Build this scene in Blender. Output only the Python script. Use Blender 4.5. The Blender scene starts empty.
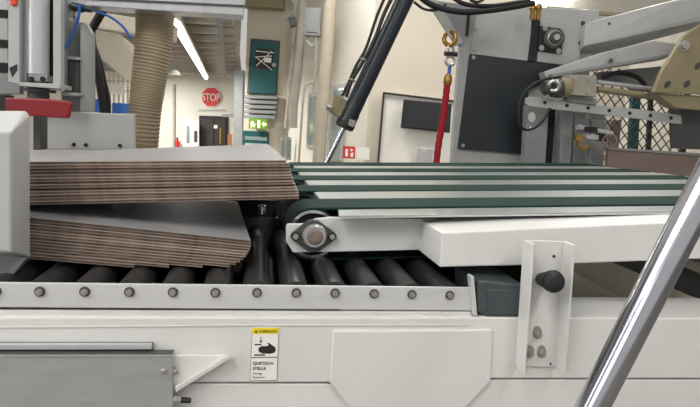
import bpy, bmesh, math, random
from mathutils import Vector as V, Matrix
random.seed(7)
SC = bpy.context.scene
COL = SC.collection
PI = math.pi
# ------------------------------------------------------------------ camera
F = 550.0
CAM = V((0, 0, 1.9))
PITCH = math.radians(8.0); ROLL = math.radians(3.6)
fw = V((0, math.cos(PITCH), -math.sin(PITCH)))
r0 = V((1, 0, 0)); u0 = r0.cross(fw)
rt = r0 * math.cos(ROLL) + u0 * math.sin(ROLL)
up = -r0 * math.sin(ROLL) + u0 * math.cos(ROLL)
T = math.tan(math.radians(10.0))          # the machine line runs 10 degrees off the picture plane
def ndir(t=T):
    return V((-t, 1, 0)).normalized()
def ray(x, y):
    return fw * F + rt * (x - 350) + up * (203.5 - y)
def P(x, y, d, t=T):
    r = ray(x, y)
    return CAM + r * (d / (r.y - t * r.x))
def Z(x, y, z):                           # where the ray meets the height z
    r = ray(x, y)
    return CAM + r * ((z - CAM.z) / r.z)
cam = bpy.data.cameras.new('camera'); co = bpy.data.objects.new('camera', cam); COL.objects.link(co)
cam.sensor_width = 36; cam.lens = 36 * F / 700; cam.clip_start = .02; cam.clip_end = 200
m = Matrix((rt, up, -fw)).transposed().to_4x4(); m.translation = CAM
co.matrix_world = m
SC.camera = co

# ------------------------------------------------------------------ materials
def mat(name, col, rough=.5, metal=0, var=.06, scale=8, bump=0, emit=None, es=1, stretch=None, spec=.5, trans=0, coat=0):
    M = bpy.data.materials.new(name); M.use_nodes = True
    nt = M.node_tree; b = nt.nodes['Principled BSDF']
    b.inputs['Roughness'].default_value = rough; b.inputs['Metallic'].default_value = metal
    b.inputs['Specular IOR Level'].default_value = spec
    if trans: b.inputs['Transmission Weight'].default_value = trans
    if coat: b.inputs['Coat Weight'].default_value = coat
    c = [((v + .055) / 1.055) ** 2.4 if v > .04045 else v / 12.92 for v in [q / 255 for q in col]]
    tc = nt.nodes.new('ShaderNodeTexCoord'); mp = nt.nodes.new('ShaderNodeMapping')
    nt.links.new(tc.outputs['Object'], mp.inputs[0])
    if stretch: mp.inputs['Scale'].default_value = stretch
    ns = nt.nodes.new('ShaderNodeTexNoise'); ns.inputs['Scale'].default_value = scale; ns.inputs['Detail'].default_value = 5
    nt.links.new(mp.outputs[0], ns.inputs['Vector'])
    rp = nt.nodes.new('ShaderNodeValToRGB'); e = rp.color_ramp.elements
    e[0].position = .3; e[1].position = .7
    e[0].color = [min(1, v * (1 - var * 1.6)) for v in c] + [1]; e[1].color = [min(1, v * (1 + var)) for v in c] + [1]
    nt.links.new(ns.outputs['Fac'], rp.inputs[0]); nt.links.new(rp.outputs[0], b.inputs['Base Color'])
    if bump:
        bp = nt.nodes.new('ShaderNodeBump'); bp.inputs['Strength'].default_value = bump; bp.inputs['Distance'].default_value = .002
        nt.links.new(ns.outputs['Fac'], bp.inputs['Height']); nt.links.new(bp.outputs[0], b.inputs['Normal'])
    if emit:
        b.inputs['Emission Color'].default_value = [q / 255 for q in emit] + [1]; b.inputs['Emission Strength'].default_value = es
    return M
def tint(Mt, lo, hi):
    nt = Mt.node_tree; b = nt.nodes['Principled BSDF']; oi = nt.nodes.new('ShaderNodeObjectInfo'); mr = nt.nodes.new('ShaderNodeMapRange')
    mr.inputs['To Min'].default_value = lo; mr.inputs['To Max'].default_value = hi; nt.links.new(oi.outputs['Random'], mr.inputs['Value'])
    hs = nt.nodes.new('ShaderNodeHueSaturation'); src = b.inputs['Base Color'].links[0].from_socket
    nt.links.new(src, hs.inputs['Color']); nt.links.new(mr.outputs[0], hs.inputs['Value']); nt.links.new(hs.outputs[0], b.inputs['Base Color'])
M = dict(
    white=mat('machine white paint', (213, 213, 210), .42, var=.03, scale=5, bump=.05),
    white2=mat('machine white paint scuffed', (204, 203, 199), .45, var=.06, scale=14),
    rail=mat('satin painted rail', (202, 202, 202), .38, .1, var=.05, scale=3, stretch=(1, 1, 6)),
    lightgrey=mat('light grey paint', (176, 177, 176), .45, var=.05),
    midgrey=mat('mid grey paint', (138, 140, 141), .45, var=.06),
    darkgrey=mat('dark grey paint', (70, 71, 72), .5, var=.1),
    alu=mat('anodised aluminium', (204, 205, 208), .28, .5, var=.05, scale=30, stretch=(1, 1, .1)),
    steel=mat('brushed stainless', (176, 177, 179), .3, .45, var=.05, scale=60, stretch=(.05, 1, 1)),
    chrome=mat('polished tube', (205, 207, 215), .16, 1, var=.03, scale=40),
    bolt=mat('zinc bolt', (176, 174, 168), .28, .6, var=.1, scale=200),
    black=mat('black rubber', (22, 22, 24), .5, var=.15),
    void=mat('near-black gap shade and slots', (16, 16, 17), .75, var=.2),  # near-black: shade of gaps put into the colour, also slots and dark strips
    roller=mat('grey roller steel', (54, 54, 56), .35, .3, var=.2, scale=12),
    belt=mat('green belt', (36, 58, 53), .75, var=.08, scale=20, spec=.08),
    deck=mat('deck sheet metal', (160, 166, 163), .3, .3, var=.06, scale=4, stretch=(.2, 2, 1)),
    slate=mat('slate cover paint', (66, 75, 78), .4, var=.08),
    liner=mat('coated liner', (144, 143, 144), .5, var=.05, scale=6),
    kraft=mat('kraft liner edge', (166, 148, 134), .8, var=.18, scale=30, stretch=(.3, .3, 3)),
    flute=mat('flute core', (112, 94, 82), .9, var=.35, scale=40, stretch=(1, 1, .2)),
    yellow=mat('yellow print', (236, 214, 32), .5), sticker=mat('sticker white', (236, 232, 226), .45, var=.02),
    ink=mat('black print', (40, 34, 34), .6),
    red=mat('red paint', (130, 18, 28), .45, var=.12), redcloth=mat('red sling webbing', (158, 18, 32), .8, var=.15, scale=60),
    orange=mat('orange cap', (226, 70, 34), .5),
    gold=mat('yellow chromate', (172, 136, 70), .35, .7, var=.15),
    blue=mat('blue air tube', (36, 96, 178), .35), bluebox=mat('blue plastic', (30, 100, 190), .5),
    navy=mat('cylinder blue paint', (28, 38, 48), .35, var=.1), panel=mat('anthracite panel', (38, 44, 50), .45, var=.1, scale=3),
    beige=mat('beige bracket paint', (148, 137, 106), .5, var=.08), hosem=mat('beige ribbed hose', (156, 140, 114), .6, var=.1),
    cream=mat('cream wall', (206, 197, 180), .85, var=.03, scale=1), wall=mat('white hall wall', (232, 228, 214), .85, var=.03, scale=1),
    ceilm=mat('ceiling deck', (176, 170, 160), .8, var=.1, scale=3), joist=mat('ceiling joist', (186, 178, 164), .7, var=.1),
    taupe=mat('taupe block paint', (160, 154, 142), .5), guard=mat('olive grey sheet', (178, 172, 156), .6, var=.1), column=mat('column paint', (178, 168, 150), .7), floorm=mat('concrete floor', (128, 124, 118), .6, var=.1, scale=2),
    teal=mat('teal door', (10, 82, 84), .5), doord=mat('dark doorway paint', (58, 50, 46), .6),
    brown=mat('brown board', (128, 112, 104), .7, var=.1), wood=mat('orange wood', (190, 120, 70), .7),
    glass=mat('window glass', (150, 165, 160), .1, .3), tv=mat('television screen', (44, 46, 48), .2),
    signred=mat('sign red', (212, 48, 42), .5, var=.03), signwhite=mat('sign white', (240, 236, 228), .5, var=.02),
    green=mat('exit sign face', (70, 120, 30), .5, emit=(.45 * 255, .6 * 255, .12 * 255), es=.25),
    greenw=mat('exit sign figure', (240, 250, 170), .5, emit=(235, 245, 150), es=.8),
    added_glow=mat('added glowing window', (235, 240, 245), .3, emit=(245, 248, 255), es=1.7),  # glow of the added windows, mirrored in the handrail
    lamp=mat('lamp tube', (255, 250, 240), .5, emit=(255, 250, 238), es=9),
    wire=mat('black mesh wire', (52, 48, 44), .5), pale=mat('pale backdrop sheet', (222, 216, 200), .8),
)

tint(M['kraft'], .7, 1.3); tint(M['flute'], .6, 1.25)
# ------------------------------------------------------------------ mesh helpers
class MB:
    def __init__(s): s.bm = bmesh.new(); s.mi = 0
    def face(s, vs):
        try:
            f = s.bm.faces.new(vs); f.material_index = s.mi; return f
        except ValueError: return None
    def loft(s, rings, caps=True, closed=True):
        rr = [[s.bm.verts.new(p) for p in r] for r in rings]
        for a, b in zip(rr, rr[1:]):
            n = len(a)
            for i in range(n if closed else n - 1):
                s.face([a[i], a[(i + 1) % n], b[(i + 1) % n], b[i]])
        if caps: s.face(rr[0][::-1]); s.face(rr[-1])
        return s
    def prism(s, pts, d, th, t=T):             # outline in the plane at distance d, real thickness th
        a = [P(x, y, d, t) for x, y in pts]; n = ndir(t) * th
        return s.loft([a, [p + n for p in a]])
    def slab(s, pts3, vec):
        return s.loft([pts3, [p + vec for p in pts3]])
    def hull(s, pts):
        vs = [s.bm.verts.new(p) for p in pts]
        r = bmesh.ops.convex_hull(s.bm, input=vs)
        for f in s.bm.faces:
            if f.material_index == 0 and s.mi: f.material_index = s.mi
        dead = [g for g in r['geom_interior'] if isinstance(g, bmesh.types.BMVert)]
        bmesh.ops.delete(s.bm, geom=dead, context='VERTS')
        return s
    def box(s, c, h, rot=None):
        c = V(c); q = []
        for x, y, z in ((-1,-1,-1),(1,-1,-1),(1,1,-1),(-1,1,-1),(-1,-1,1),(1,-1,1),(1,1,1),(-1,1,1)):
            v = V((x * h[0], y * h[1], z * h[2]))
            if rot: v = rot @ v
            q.append(c + v)
        return s.loft([q[:4], q[4:]])
    def bar(s, a, b, w, h, upv=V((0, 0, 1))):
        a, b = V(a), V(b); d = (b - a).normalized(); x = d.cross(upv).normalized(); y = x.cross(d)
        k = [(-w/2, -h/2), (w/2, -h/2), (w/2, h/2), (-w/2, h/2)]
        return s.loft([[a + x*i + y*j for i, j in k], [b + x*i + y*j for i, j in k]])
    def cyl(s, a, b, r, r2=None, n=20, caps=True):
        return s.lathe(a, b, [(0, r), (1, r if r2 is None else r2)], n, caps)
    def lathe(s, a, b, prof, n=20, caps=True):
        a, b = V(a), V(b); d = b - a; ax = d.normalized()
        x = ax.orthogonal().normalized(); y = ax.cross(x)
        return s.loft([[a + d*u + (x*math.cos(2*PI*i/n) + y*math.sin(2*PI*i/n))*max(r, 1e-5) for i in range(n)] for u, r in prof], caps)
    def tube(s, pts, r, n=10, sub=6, rf=None):
        pts = [V(p) for p in pts]
        if sub > 1 and len(pts) > 2:
            q = [pts[0]*2 - pts[1]] + pts + [pts[-1]*2 - pts[-2]]; o = []
            for i in range(1, len(q) - 2):
                p0, p1, p2, p3 = q[i-1:i+3]
                for k in range(sub):
                    u = k / sub
                    o.append(.5*((2*p1) + (p2-p0)*u + (2*p0-5*p1+4*p2-p3)*u*u + (3*p1-p0-3*p2+p3)*u**3))
            pts = o + [pts[-1]]
        rings = []; x = None
        for i, p in enumerate(pts):
            d = (pts[min(i+1, len(pts)-1)] - pts[max(i-1, 0)]).normalized()
            x = d.orthogonal().normalized() if x is None else (x - d*x.dot(d)).normalized()
            y = d.cross(x); rr = r if rf is None else rf(i)
            rings.append([p + (x*math.cos(2*PI*k/n) + y*math.sin(2*PI*k/n))*rr for k in range(n)])
        return s.loft(rings)
    def torus(s, c, axis, R, r, n=28, k=8):
        c = V(c); ax = V(axis).normalized(); x = ax.orthogonal().normalized(); y = ax.cross(x)
        rings = []
        for i in range(n + 1):
            e = x*math.cos(2*PI*i/n) + y*math.sin(2*PI*i/n)
            rings.append([c + e*(R + r*math.cos(2*PI*j/k)) + ax*r*math.sin(2*PI*j/k) for j in range(k)])
        s.loft(rings, caps=False); return s
    def build(s, name, m, parent=None, smooth=False, bevel=0, kind=None, label=None):
        bmesh.ops.remove_doubles(s.bm, verts=s.bm.verts, dist=1e-6)
        bmesh.ops.recalc_face_normals(s.bm, faces=s.bm.faces)
        me = bpy.data.meshes.new(name); s.bm.to_mesh(me); s.bm.free()
        for q in (m if isinstance(m, (list, tuple)) else [m]): me.materials.append(M[q])
        o = bpy.data.objects.new(name, me); COL.objects.link(o)
        if smooth:
            for f in me.polygons: f.use_smooth = True
            md = o.modifiers.new('w', 'EDGE_SPLIT'); md.split_angle = math.radians(38)
        if bevel:
            b = o.modifiers.new('b', 'BEVEL'); b.width = bevel; b.segments = 2; b.limit_method = 'ANGLE'; b.angle_limit = math.radians(35)
        # origin to the mesh's base centre
        if me.vertices:
            xs = [v.co.x for v in me.vertices]; ys = [v.co.y for v in me.vertices]; zs = [v.co.z for v in me.vertices]
            c = V(((min(xs)+max(xs))/2, (min(ys)+max(ys))/2, min(zs)))
            me.transform(Matrix.Translation(-c)); o.location = c
        if parent is not None:
            o.parent = parent
            bl = V((0, 0, 0)); q = parent
            while q: bl += q.location; q = q.parent
            o.location = o.location - bl
        if kind: o['kind'] = kind
        if label: o['label'] = label
        return o
def tag(o, label, cat, group=None, kind=None):
    o['label'] = label; o['category'] = cat
    if group: o['group'] = group
    if kind: o['kind'] = kind
    return o
def thing(name, label, cat, loc=(0, 0, 0), group=None):
    o = bpy.data.objects.new(name, None); COL.objects.link(o); o.location = loc; o.empty_display_size = .1
    return tag(o, label, cat, group)
def copy_at(o, delta, parent=None):
    c = o.copy(); COL.objects.link(c)
    if parent is None: c.location = o.location + delta
    else: c.parent = parent
    for ch in list(o.children): copy_at(ch, delta, c)
    return c
def text_mesh(name, s, m, parent, origin, right, upv, size, th=.0004, align='LEFT', wide=1.0, bold=.01):
    cu = bpy.data.curves.new('t', 'FONT'); cu.body = s; cu.size = 1; cu.extrude = 0; cu.align_x = align; cu.offset = bold
    to = bpy.data.objects.new('t', cu); COL.objects.link(to)
    bpy.context.view_layer.update()
    me = bpy.data.meshes.new_from_object(to.evaluated_get(bpy.context.evaluated_depsgraph_get()))
    COL.objects.unlink(to); bpy.data.objects.remove(to)
    R = right.normalized(); U = upv.normalized(); N = R.cross(U)
    mb = MB(); mb.bm.from_mesh(me)
    for v in mb.bm.verts:
        v.co = origin + R*v.co.x*size*wide + U*v.co.y*size + N*.0002
    r = bmesh.ops.extrude_face_region(mb.bm, geom=list(mb.bm.faces))
    for v in [g for g in r['geom'] if isinstance(g, bmesh.types.BMVert)]: v.co += N*th
    return mb.build(name, m, parent)
def circ(x, y, r, n=16, ry=None):
    ry = r if ry is None else ry
    return [(x + r*math.cos(2*PI*i/n), y + ry*math.sin(2*PI*i/n)) for i in range(n)]
def bolt(mb, x, y, d, r, t=T, h=.006, washer=True):    # hex head and washer standing proud of a face
    c = P(x, y, d, t); n = ndir(t); s = d / F
    mb.mi = 1
    if washer: mb.cyl(c + n*.001, c - n*.0025, r*s*1.35, n=18)
    mb.mi = 0
    mb.cyl(c, c - n*h, r*s, r*s*.92, n=6)
    mb.cyl(c - n*h*.9, c - n*(h*1.15), r*s*.45, n=10)

N = ndir()
# ================================================================== THE HALL
FY = 18.0
def wall_px(name, xa, ya, xb, yb, z0, z1, th, m):      # vertical wall between two ground points given as (pixel column, distance)
    a = P(xa, 140, ya, 0); b = P(xb, 140, yb, 0)
    d = (b - a); d.z = 0; nn = V((-d.y, d.x, 0)).normalized()*th
    q = [V((a.x, a.y, z0)), V((b.x, b.y, z0)), V((b.x, b.y, z0)) + nn, V((a.x, a.y, z0)) + nn]
    mb = MB(); mb.loft([q, [p + V((0, 0, z1 - z0)) for p in q]])
    return mb.build(name, m, kind='structure'), a, b
MB().box((2, 8, -.05), (16, 14, .05)).build('floor', 'floorm', kind='structure')
wall_px('wall_back', -260, FY, 262, FY, 0, 3.25, .2, 'wall')
HI = 6.5
wall_px('wall_stairwell', 243, 13, 285, 13, 0, HI, .2, 'cream')
A = P(285, 140, 13, 0); B = P(366, 140, 9.0, 0)
wall_px('wall_window_side', 285, 13, 366, 9.0, 0, HI, .2, 'wall')
tS = (B.y - A.y)/(B.x - A.x); dS = A.y - tS*A.x        # plane of the window side wall
wall_px('wall_office', 366, 9.0, 620, 10.2, 0, HI, .2, 'cream')
C_ = P(366, 140, 9.0, 0); D_ = P(620, 140, 10.2, 0)
tO = (D_.y - C_.y)/(D_.x - C_.x); dO = C_.y - tO*C_.x
wall_px('wall_right', 620, 10.2, 900, 9.0, 0, HI, .2, 'pale')
wall_px('wall_left', -420, 8, -260, FY, 0, HI, .2, 'wall')
# unseen hall side left of the camera; glowing windows added for handrail streaks
MB().box((-13, -8, HI/2), (.1, 15, HI/2)).build('wall_camera_left', 'midgrey', kind='structure')
MB().box((-12.88, -2.6, 2.9), (.03, 1.1, 2.5)).build('added_window_1', 'added_glow', kind='structure')
MB().box((-12.88, -12.6, 2.9), (.03, 5.2, 2.5)).build('added_window_2', 'added_glow', kind='structure')
# low ceiling of the left bay, open joists below it
cb = [V((-11, 5.5, 3.3)), V((-1.15, 5.5, 3.3)), V((-2.75, 13, 3.3)), V((-3.8, 18.4, 3.3)), V((-11, 18.4, 3.3))]
MB().slab(cb, V((0, 0, .1))).build('ceiling_bay', 'ceilm', kind='structure')
MB().box((3.5, 4.5, HI + .05), (11, 10, .05)).build('ceiling_hall', 'ceilm', kind='structure')
ords = ['nearest to the camera', 'second', 'third', 'fourth', 'fifth', 'sixth', 'seventh', 'eighth', 'ninth', 'tenth', 'eleventh', 'farthest']
for i in range(12):
    y = 7.0 + .92*i
    if i == 0: jo0 = jo = MB().box((-1.6 - 4.4, y, 3.24), (4.4, .035, .05)).build('ceiling_joist', 'joist')
    else: jo = copy_at(jo0, V((-.2*.92*i, .92*i, 0)))
    tag(jo, 'grey steel joist under the low bay ceiling, %s of the row%s' % (ords[i], '' if i in (0, 11) else ' counted from the camera'), 'joist', 'joists under the bay ceiling')
pu = MB().bar(V((-1.75, 7, 3.13)), V((-3.9, 16.5, 3.13)), .07, .09).build('purlin', 'midgrey')
tag(pu, 'grey ceiling purlin running into depth right of the lamp strip', 'purlin')
pu = MB().bar(V((-4.3, 7, 3.13)), V((-5.3, 16.5, 3.13)), .07, .09).build('purlin', 'midgrey')
tag(pu, 'grey ceiling purlin running into depth left of the lamp strip', 'purlin')
# lamp strip
a = Z(174, 22, 3.05); b = Z(206, 78, 3.05)
L = thing('strip_light', 'long glowing fluorescent strip under the low ceiling, seen right of the ribbed hose', 'ceiling light', (a + b)/2 )
MB().bar(a + V((0, 0, .05)), b + V((0, 0, .05)), .16, .06).build('housing', 'signwhite', L)
MB().cyl(a, b, .045, n=12).build('tube', 'lamp', L, smooth=True)
BAYL = L
a = Z(166, -1, 3.05); bb = Z(171, 14, 3.05)
L = thing('strip_light', 'short glowing end of a nearer strip lamp beside the ribbed hose top', 'ceiling light', a)
MB().bar(a + V((0, 0, .05)), bb + V((0, 0, .05)), .14, .05).build('housing', 'signwhite', L)
MB().cyl(a, bb, .04, n=12).build('tube', 'lamp', L, smooth=True)
# hall luminaires, a few added for their effect: fixtures with real lights under them
def luminaire(loc, sx, sy, power, label, col=(1, .985, .96)):
    L = thing('hall_lamp', label, 'ceiling light', loc, 'rectangular hall lamps')
    x, y, z = loc
    MB().box((x, y, z + .05), (sx/2, sy/2, .03)).build('housing', 'signwhite', L)
    MB().box((x, y, z + .012), (sx/2 - .03, sy/2 - .03, .008)).build('diffuser', 'lamp', L)
    ld = bpy.data.lights.new('hall_lamp_light', 'AREA'); ld.shape = 'RECTANGLE'; ld.size = sx; ld.size_y = sy; ld.energy = power; ld.color = col
    lo = bpy.data.objects.new('hall_lamp_light', ld); COL.objects.link(lo); lo.parent = L; lo.location = (0, 0, -.01)
luminaire((-1.3, -1.4, 4.4), .5, 2.4, 38, 'rectangular hall lamp overhead behind the camera, left')
luminaire((1.7, -1.2, 4.4), .5, 2.4, 38, 'rectangular hall lamp overhead behind the camera, right')
luminaire((.6, 2.6, 4.8), .4, 2.6, 16, 'rectangular hall lamp over the belt conveyor')
luminaire((-2.8, 3.0, 4.8), .4, 2.0, 22, 'rectangular hall lamp over the left machine')
luminaire((-.6, 7.2, 5.4), .5, 3.0, 130, 'rectangular hall lamp over the middle aisle')
luminaire((3.2, 7.0, 5.4), .5, 3.0, 100, 'rectangular hall lamp over the right aisle')
luminaire((-6.0, -2.2, 4.4), 7.5, .4, 75, 'added long lamp row for handrail streaks, behind the camera to the left, nearer row')  # added out of view so the handrail shows a bright streak
luminaire((-6.0, -4.2, 4.4), 7.5, .35, 60, 'added long lamp row for handrail streaks, behind the camera to the left, farther row')  # another added row, for a further streak on the tube
luminaire((-6.0, -.3, 4.4), 7.5, .3, 30, 'added long lamp row for handrail streaks, left of the camera, nearest row')  # added row, widens the bright reflection in the tube
luminaire((-6.6, 10.5, 3.12), .25, 3.0, 70, 'rectangular lamp under the low bay ceiling, left of the lamp strip')
def strip_power(L, e):
    ld = bpy.data.lights.new('strip_lamp_light', 'AREA'); ld.shape = 'DISK'; ld.size = .3; ld.energy = e; ld.color = (1, .97, .92)
    lo = bpy.data.objects.new('strip_lamp_light', ld); COL.objects.link(lo); lo.parent = L; lo.location = (0, 0, -.12)
strip_power(BAYL, 90)
luminaire((-6.2, 15.2, 3.12), .25, 2.4, 190, 'added rectangular lamp brightening the back wall from under the low bay ceiling')  # added out of sight behind the hose to brighten the STOP wall
# lamp whose glare shows at the picture's top edge
a = P(528, 2, 4.2, 0); b = P(578, -5, 4.2, 0)
L = thing('strip_light', 'bright white lamp cut by the top edge of the picture above the bearing', 'ceiling light', a)
MB().bar(a + V((0, 0, .05)), b + V((0, 0, .05)), .12, .03).build('housing', 'signwhite', L)
MB().bar(a, b, .10, .05).build('tube', 'lamp', L)

# back wall: stop sign, doorway, leaf, box
n0 = ndir(0)
def oct8(x, y, r): return [(x + r*math.cos(PI/8 + i*PI/4), y + r*math.sin(PI/8 + i*PI/4)) for i in range(8)]
S = thing('stop_sign', 'red octagonal STOP sign high on the white back wall', 'sign', P(211, 97, FY - .06, 0))
MB().prism(oct8(211, 97, 10.8), FY - .05, .03, 0).build('rim', 'signwhite', S)
MB().prism(oct8(211, 97, 10.0), FY - .065, .02, 0).build('face', 'signred', S)
c = P(211, 100.6, FY - .08, 0)
text_mesh('lettering', 'STOP', 'signwhite', S, P(211, 100.8, FY - .10, 0), P(221, 101.1, FY - .1, 0) - P(211, 100.8, FY - .1, 0), P(211.2, 90, FY - .1, 0) - P(211, 100.8, FY - .1, 0), .33, .004, 'CENTER', .74, .014)
x = MB().prism([(198, 109.5), (226, 109.5), (226, 111), (198, 111)], FY - .03, .02, 0).build('sign_strip', 'lightgrey')
tag(x, 'thin grey lettering strip on the back wall below the STOP sign', 'sign')
Dr = thing('doorway', 'dark brown double doorway in the back wall under the STOP sign', 'door', P(213, 147, FY - .05, 0))
MB().prism([(199, 115.5), (228, 116.5), (228, 172), (199, 171)], FY - .06, .05, 0).build('frame', 'black', Dr, bevel=.01)
MB().prism([(202, 119), (213.5, 119), (213.5, 172), (202, 171)], FY - .09, .03, 0).build('leaf', 'doord', Dr)
MB().prism([(214.5, 119), (225.5, 119.5), (225.5, 172), (214.5, 171)], FY - .09, .03, 0).build('leaf', 'doord', Dr)
MB().prism([(213.8, 125), (217.5, 125), (217.5, 128.5), (213.8, 128.5)], FY - .1, .01, 0).build('notice', 'signwhite', Dr)
MB().prism([(219.5, 128), (221, 128), (221, 144), (219.5, 144)], FY - .11, .02, 0).build('push_bar', 'gold', Dr)
Dl = thing('open_door', 'white door leaf with tall window standing open left of the dark doorway', 'door', P(190, 147, FY - .4, 0))
MB().prism([(183, 119), (199, 121), (199, 172), (183, 171)], FY - .4, .04, 0).build('leaf', 'signwhite', Dl, bevel=.01)
MB().prism([(186.5, 125.5), (189.5, 126), (189.5, 143), (186.5, 143)], FY - .41, .01, 0).build('pane', 'glass', Dl)
MB().prism([(194, 131), (197, 131), (197, 142), (194, 142)], FY - .42, .02, 0).build('handle_plate', 'darkgrey', Dl)
x = MB().prism([(227.5, 134), (231.5, 134), (231.5, 150), (227.5, 150)], FY - .5, .05, 0).build('orange_board', 'wood'); tag(x, 'small orange board leaning right of the dark doorway', 'board')
Ex = thing('fire_extinguisher', 'small red fire extinguisher on the back wall left of the open door', 'fire extinguisher', P(177.3, 147, FY - .2, 0))
MB().lathe(P(177.3, 147, FY-.2, 0), P(177.3, 140, FY-.2, 0), [(0, .06), (.05, .07), (.75, .07), (.95, .03), (1, .03)], 12).build('body', 'signred', Ex, smooth=True)
MB().cyl(P(177.3, 140, FY-.2, 0), P(177.3, 137.5, FY-.2, 0), .03, n=8).build('valve', 'ink', Ex)
x = MB().prism([(172.5, 84), (174.5, 84), (174.5, 170), (172.5, 170)], FY - .1, .08, 0).build('wall_post', 'joist'); tag(x, 'thin pale post on the back wall beside the extinguisher', 'post')
x = MB().cyl(P(174.8, 70, 13, 0), P(174.8, 75, 13, 0), .06, .14).build('bell_lamp', 'signwhite', smooth=True); tag(x, 'small white bell-shaped lamp hanging left of the strip light', 'lamp')
# pillar at the bay edge
x = MB().prism([(234, 70), (243, 70), (242, 190), (233, 190)], 13.2, .3, 0).build('trim_1', 'midgrey', kind='structure', bevel=.01)
x = MB().prism([(222, 114), (234, 114), (234, 117), (222, 117)], 14, .1, 0).build('wall_shelf', 'midgrey'); tag(x, 'small grey shelf at the pillar left of the exit sign', 'shelf')
# stairwell front: upper door, louvre, exit sign, lower door
Dt = thing('upper_door', 'teal door with a barred window on the upper level of the stairwell wall', 'door', P(262, 94, 12.94, 0))
MB().prism([(250.8, 38.3), (280, 40.8), (276.8, 95), (246.8, 94)], 12.93, .05, 0).build('frame', 'darkgrey', Dt, bevel=.01)
MB().prism([(252, 40), (279, 42), (275.5, 94), (248.3, 93)], 12.90, .05, 0).build('leaf', 'teal', Dt, bevel=.01)
MB().prism([(256, 48), (274.5, 49.5), (272.5, 70), (254.5, 68)], 12.89, .02, 0).build('pane', 'ink', Dt)
mb = MB()
for (x1, y1, x2, y2) in ((256, 51, 274, 53), (255, 57, 272, 56), (256, 66, 272, 51), (256, 57, 272, 70)):
    mb.bar(P(x1, y1, 12.87, 0), P(x2, y2, 12.87, 0), .018, .018, n0)
mb.build('bar', 'signwhite', Dt, kind='stuff')
MB().prism([(264, 57.5), (271.5, 58), (271, 63), (264, 62)], 12.84, .01, 0).build('notice', 'signwhite', Dt)
MB().cyl(P(274, 65, 12.86, 0), P(274, 65, 12.82, 0), .05, n=10).build('handle', 'bolt', Dt)
St = thing('louvre_panel', 'grey stepped louvre panel below the upper teal door', 'louvre', P(260, 118, 12.9, 0))
for k in range(5):
    y = 95 + k*4.9
    MB().prism([(244.5 - k*.3, y), (277 - k*.4, y + 1), (277 - k*.4, y + 4.4), (244.5 - k*.3, y + 3.4)], 12.6, .35, 0).build('slat', 'midgrey', St, bevel=.01)
Es = thing('exit_sign', 'glowing green and yellow exit sign below the louvre panel', 'sign', P(258, 124, 12.6, 0))
MB().prism([(249, 117.8), (267.5, 119.2), (267, 129.5), (248.6, 128.2)], 12.55, .06, 0).build('face', 'green', Es)
mb = MB()
mb.prism([(250.5, 122), (253, 121), (254, 123.5), (256, 125), (254, 125.5), (255, 128), (253, 126), (251, 128)], 12.53, .02, 0)
mb.prism([(257.5, 120.2), (260, 120.4), (260, 128), (257.5, 127.8)], 12.53, .02, 0)
mb.prism([(261.5, 124), (264, 121.5), (264, 123.4), (266.4, 123.4), (266.4, 125.4), (264, 125.4), (264, 127)], 12.53, .02, 0)
mb.build('pictogram', 'greenw', Es)
Dw = thing('lower_door', 'teal lower door with grey window rows under the exit sign', 'door', P(256, 150, 12.9, 0))
MB().prism([(243, 130.5), (269, 132), (268, 175), (242, 174)], 12.92, .05, 0).build('leaf', 'teal', Dw)
MB().prism([(245, 136), (267, 137.2), (267, 141), (245, 139.6)], 12.9, .02, 0).build('pane', 'glass', Dw)
MB().prism([(245, 143), (267, 144), (267, 150), (245, 150)], 12.9, .02, 0).build('pane', 'lightgrey', Dw)
x = MB().prism([(243, -12), (284, -10), (283, 8), (243, 6)], 12.7, .3, 0).build('lintel_beam', 'beige'); tag(x, 'beige lintel beam at the picture top above the teal door', 'beam')
# window side wall fittings, in the plane of that wall
def PS(x, y, off=0): return P(x, y, dS - off, tS)
def sidebox(name, pts, off, th, m, parent=None, bevel=0):
    a = [PS(x, y, off) for x, y in pts]; nn = V((-tS, 1, 0)).normalized()*th
    mb = MB(); mb.slab(a, nn); return mb.build(name, m, parent, bevel=bevel)
W = thing('side_window', 'tall narrow window between the conduit and the round column', 'window', PS(311, 148, .1))
sidebox('frame', [(308.5, 94), (317, 93), (315, 148), (306, 148)], .12, .06, 'lightgrey', W)
sidebox('pane', [(310.5, 97), (315.5, 96), (313.5, 145), (308.3, 145)], .13, .03, 'glass', W)
W = thing('side_window', 'tall grey-framed window behind the beige valve block', 'window', PS(338, 158, .1))
sidebox('frame', [(331, 86), (347, 83), (341, 161), (326, 161)], .12, .06, 'lightgrey', W)
sidebox('pane', [(333.5, 90), (344, 88), (338.6, 161), (328.6, 161)], .13, .03, 'glass', W)
for k, (x0, nm) in enumerate(((280.5, 'left of the small low pair'), (286.8, 'right of the small low pair'))):
    W = thing('low_window', 'small low window near the stairwell wall, ' + nm, 'window', P(x0 + 2, 155, 12.9, 0), 'small low windows')
    MB().prism([(x0, 137), (x0 + 4.6, 137.5), (x0 + 4, 160), (x0 - .6, 160)], 12.2, .05, 0).build('frame', 'lightgrey', W)
    MB().prism([(x0 + 1, 139.5), (x0 + 3.7, 140), (x0 + 3.1, 157), (x0 + .4, 157)], 12.18, .03, 0).build('pane', 'glass', W)
x = MB().tube([P(331, -8, 9.6, 0), P(325, 75, 9.6, 0), P(317, 185, 9.6, 0)], .11, 18).build('round_column', 'column', smooth=True); tag(x, 'cream round column running from top edge down between the two side windows', 'column')
x = MB().tube([P(296, -6, 11.5, 0), P(293, 60, 11.5, 0), P(287, 128, 11.5, 0)], .06, 10).build('down_pipe', 'joist', smooth=True); tag(x, 'pale down pipe left of the grey wall cabinet', 'pipe')
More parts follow.
